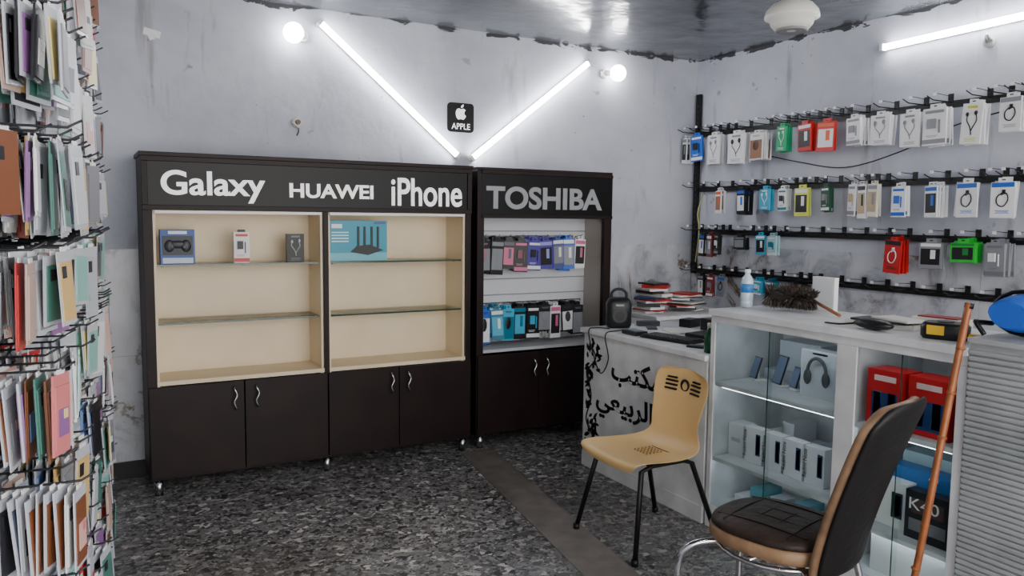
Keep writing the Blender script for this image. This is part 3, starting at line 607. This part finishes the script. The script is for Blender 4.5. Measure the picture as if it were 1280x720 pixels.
o.rings(rs,BB);o.tube([(2.86,BYc+.105*math.cos(a),1.237+.0755*math.sin(a)) for a in [2*math.pi*j/16 for j in range(16)]],.008,BLK,8,closed=True)
o.tube([(2.735,BYc+.06,1.162),(2.735,BYc+.09,1.2),(2.76,BYc+.10,1.2),(2.85,BYc+.10,1.19)],.009,BLK,8,smoothn=4);o.done('rolled_blue_bag')
# ---------- stick
o=MB();CANE=mat('varnished_cane',(164,94,46),.35,noise=1,nscale=12,rgb2=(104,56,28))
P0=Vector((2.53,1.66,0));P1=Vector((2.700,1.585,1.27))
o.tube([P0.lerp(P1,k/8)+Vector((.004*math.sin(k*1.3),.004*math.cos(k),0)) for k in range(9)],.0125,CANE,10,smoothn=3)
for k in range(1,8): o.cyl(P0.lerp(P1,k/8-.003),P0.lerp(P1,k/8+.003),.0155,CANE,10)
o.cyl(P0.lerp(P1,.985),P1,.015,BLK,10);o.done('cane_stick')
# ---------- plastic chair (faces -X)
root=empty('plastic_chair')
YCH=2.905;XO=2.375
YEL=mat('cream_yellow_plastic',(230,192,130),.35)
prof=[(.238,.40,.19),(.248,.425,.215),(.235,.444,.228),(.17,.445,.238),(.08,.437,.24),(-.02,.432,.235),(-.10,.435,.222),(-.155,.452,.20),(-.187,.492,.175),(-.205,.55,.168),(-.222,.62,.178),(-.238,.69,.192),(-.25,.745,.197),(-.256,.78,.185),(-.259,.80,.15),(-.26,.806,.10)]
def cf(u,v):
    t=v*(len(prof)-1);i=min(int(t),len(prof)-2);k=t-i
    x,z,h=[prof[i][j]*(1-k)+prof[i+1][j]*k for j in range(3)]
    b=min(max((z-.45)/.1,0),1) if i>=6 else 0
    return (XO-x-b*.035*u*u, YCH+.02*b+u*h, z+(1-b)*(.018*u**4 - .008*(1-u*u)*(1 if 2<i<8 else 0)))
o=MB();o.slab(cf,10,15,(.004,0,-.008),YEL);o.done('shell',root,0,2)
o=MB()
def backpt(dy,z):
    x=.238+(z-.69)*.2;h=.19;u=dy/h;return (XO+x-.035*u*u,YCH+.02+dy,z)
for z in(.695,.715,.735,.752):
    for s in(-1,1):
        p=backpt(s*.088,z);o.box((p[0]+.002,p[1],p[2]),(.022,.075 if z<.75 else .06,.008),BLK,R=Matrix.Rotation(s*.16,3,'Z'))
p=backpt(0,.722);o.tube([(p[0],p[1]+.026*math.cos(a),p[2]+.026*math.sin(a)) for a in [k*math.pi/8 for k in range(16)]],.007,BLK,6,closed=True)
for a in range(5):
    for b in range(5): o.box((XO-.04+a*.022,YCH-.044+b*.022,.432),(.007,.007,.0065),mat('chair_hole_dark',(150,118,76),.6))
o.done('vents',root)
o=MB()
for sy in(-1,1):
    o.tube([(XO-.245,YCH+sy*.235,0.012),(XO-.17,YCH+sy*.17,.40),(XO-.10,YCH+sy*.165,.418),(XO+.08,YCH+sy*.165,.418),(XO+.13,YCH+sy*.17,.40),(XO+.255,YCH+sy*.235,.012)],.0125,BLK,10,smoothn=1)
    for sx in(-.245,.255): o.cyl((XO+sx,YCH+sy*.235,0),(XO+sx,YCH+sy*.235,.03),.016,BLK,12)
    o.tube([(XO+.10,YCH+sy*.13,.415),(XO+.19,YCH+sy*.10,.46),(XO+.235,YCH+sy*.09,.6)],.010,BLK,8,smoothn=3)
for sx in(-.1,.08): o.cyl((XO+sx,YCH-.165,.418),(XO+sx,YCH+.165,.418),.011,BLK,10)
o.done('frame',root)
# ---------- leather chair
root=empty('leather_dining_chair')
LM_=fr((2.155,1.90,0),(.97,.24,0),(-.24,.97,0))
TAN=mat('tan_woodgrain_vinyl',(150,118,88),.5,noise=.9,nscale=14,rgb2=(104,78,56))
LEA=mat('black_leather',(15,13,13),.5,spec=.25,bump=.25,bscale=35);QU=mat('brown_quilted_leather',(58,44,36),.5,spec=.3,noise=.9,nscale=20,rgb2=(26,20,18),bump=.4,bscale=30)
o=MB();o.sup([(.405,.17,.19),(.41,.20,.215),(.425,.208,.223),(.452,.208,.223),(.46,.20,.215)],TAN,LM_,2.7);o.done('seat_rim',root)
o=MB();o.sup([(.455,.19,.205),(.466,.204,.219),(.482,.198,.212),(.494,.17,.185),(.50,.11,.12),(.502,.03,.03)],QU,LM_,2.7)
for k in(-.12,-.04,.04,.12):
    o.tube([(k,-.17,.494),(k,0,.502),(k,.17,.492)],.0025,LEA,6,LM_,smoothn=4)
for k in(-.12,-.04,.04,.12): o.tube([(-.16,k,.492),(0,k,.502),(.16,k,.492)],.0025,LEA,6,LM_,smoothn=4)
o.done('seat_pad',root)
def bk(u,v,d=0):
    z=.38+.615*v;h=(.165+.035*math.sin(min(v*1.5,1.57)))*(1 if v<.9 else (1-.35*((v-.9)/.1)**2))
    return (u*h,-.215-.185*v**1.3+.03*u*u+d,z-(.012*u**4 if v>.9 else 0))
o=MB();o.slab(lambda u,v:bk(u,v),10,14,(0,-.04,0),TAN,LM_);o.done('backrest_front',root,0,1)
o=MB();o.slab(lambda u,v:(lambda p:(p[0]*1.01,p[1],p[2]+.003))(bk(u,v,-.035)),10,14,(0,-.02,0),LEA,LM_);o.done('backrest_shell',root,0,1)
o=MB()
for s in(-1,1):
    o.tube([(s*.05,.05,.40),(s*.12,.17,.385),(s*.19,.24,.36),(s*.215,.27,.28),(s*.215,.27,.015)],.0125,CHROME,12,LM_,smoothn=6)
    o.tube([(s*.05,-.05,.40),(s*.13,-.17,.385),(s*.18,-.21,.34),(s*.2,-.27,.015)],.0125,CHROME,12,LM_,smoothn=6)
    o.cyl((s*.215,.27,0),(s*.215,.27,.02),.017,BLK,12,M=LM_);o.cyl((s*.2,-.27,0),(s*.2,-.27,.02),.017,BLK,12,M=LM_)
    o.tube([(s*.07,-.12,.41),(s*.1,-.2,.40),(s*.1,-.235,.44),(s*.1,-.25,.5)],.01,CHROME,8,LM_,smoothn=4)
o.tube([(.2*math.cos(a),.21*math.sin(a),.385) for a in [k*math.pi/12 for k in range(24)]],.009,CHROME,8,LM_,closed=True)
o.cyl((-.2,.0,.39),(.2,.0,.39),.012,CHROME,10,M=LM_);o.done('frame',root)
# ---------- phone case wall (left)
nv=Vector((1,-.06,0)).normalized();dv=Vector((.06,1,0)).normalized()
def LMx(y,z,out): 
    o_=Vector((lx(y),y,z))+nv*out
    return fr(o_,dv,-nv)
rr=random.Random(11)
pal=[(206,208,214),(192,194,202),(218,218,222),(176,180,188),(186,160,150),(214,170,160),(206,120,120),(110,140,190),(128,128,134),(44,44,50),(24,24,30),(120,72,46),(206,172,112),(180,50,50),(130,180,172),(210,210,210),(70,120,110),(140,96,150),(60,66,84),(230,210,140),(224,224,228),(198,200,208)]
RK=mat('rack_grey_metal',(34,36,40),.4)
CLR=mat('clear_sleeve_plastic',(188,192,200),.25,spec=.6)
o=MB();pk=MB()
z=2.38;row=0
while z>.2:
    A=Vector((lx(1.6),1.6,z))+nv*.012;B=Vector((lx(3.68),3.68,z))+nv*.012
    o.tube([A,B],.008,RK,6)
    y=1.68+.03*rr.random()
    while y<3.66:
        L=rr.uniform(.12,.19)
        o.tube([Vector((lx(y),y,z))+nv*.012,Vector((lx(y),y,z))+nv*L,Vector((lx(y),y,z+.014))+nv*(L+.025)],.0026,RK,5)
        h=rr.uniform(.14,.19);w=rr.uniform(.07,.088);bc=rr.choice(pal);outp=.014;rot=rr.uniform(-.45,.05)
        if rr.random()<.12: L*=.5
        while outp<L-.008:
            t=rr.uniform(.005,.010);outp+=t+rr.uniform(.002,.012)
            cc=rr.choice(pal) if rr.random()<.5 else bc
            Mx=LMx(y+rr.uniform(-.006,.006),z-.006-rr.uniform(0,.02),outp)@Matrix.Rotation(rot+rr.uniform(-.14,.14),4,'Z')@Matrix.Rotation(rr.uniform(-.06,.06),4,'X')@Matrix.Rotation(rr.uniform(-.07,.07),4,'Y')
            hh=h*rr.uniform(.9,1.05)
            pk.box((0,0,-hh/2),(w,t*.4,hh),CLR if rr.random()<.6 else C(cc,.3),Mx)
            pk.box((0,0,-hh*.54),(w*.84,t,hh*.8),C(cc,.35),Mx)
            u_=rr.random()
            if u_<.35: pk.box((-w*.18,-t*.5-.001,-hh*.28),(w*.25,.002,hh*.16),C((36,36,42)),Mx)
            elif u_<.65:
                c2=rr.choice(pal);pk.box((0,-t*.5-.001,-hh*.6),(w*.6,.001,hh*.34),C(c2),Mx);pk.box((w*.1,-t*.5-.0015,-hh*.5),(w*.25,.001,hh*.12),C(rr.choice(pal)),Mx)
            pk.box((0,0,-.002),(w*.4,.002,.022),WPL,Mx)
        y+=rr.uniform(.085,.105)
    z-=.225;row+=1
for y in(1.7,2.65,3.6):
    A=Vector((lx(y),y,.1))+nv*.006;o.tube([A,A+Vector((0,0,2.35))],.006,RK,6)
o.done('wall_hook_rack');pk.done('hanging_phone_cases')
# ---------- daylight through the open shop front behind the viewpoint
w=bpy.data.worlds.new('w');SC.world=w;w.use_nodes=True;w.node_tree.nodes['Background'].inputs[0].default_value=(1,.975,.94,1);w.node_tree.nodes['Background'].inputs[1].default_value=6
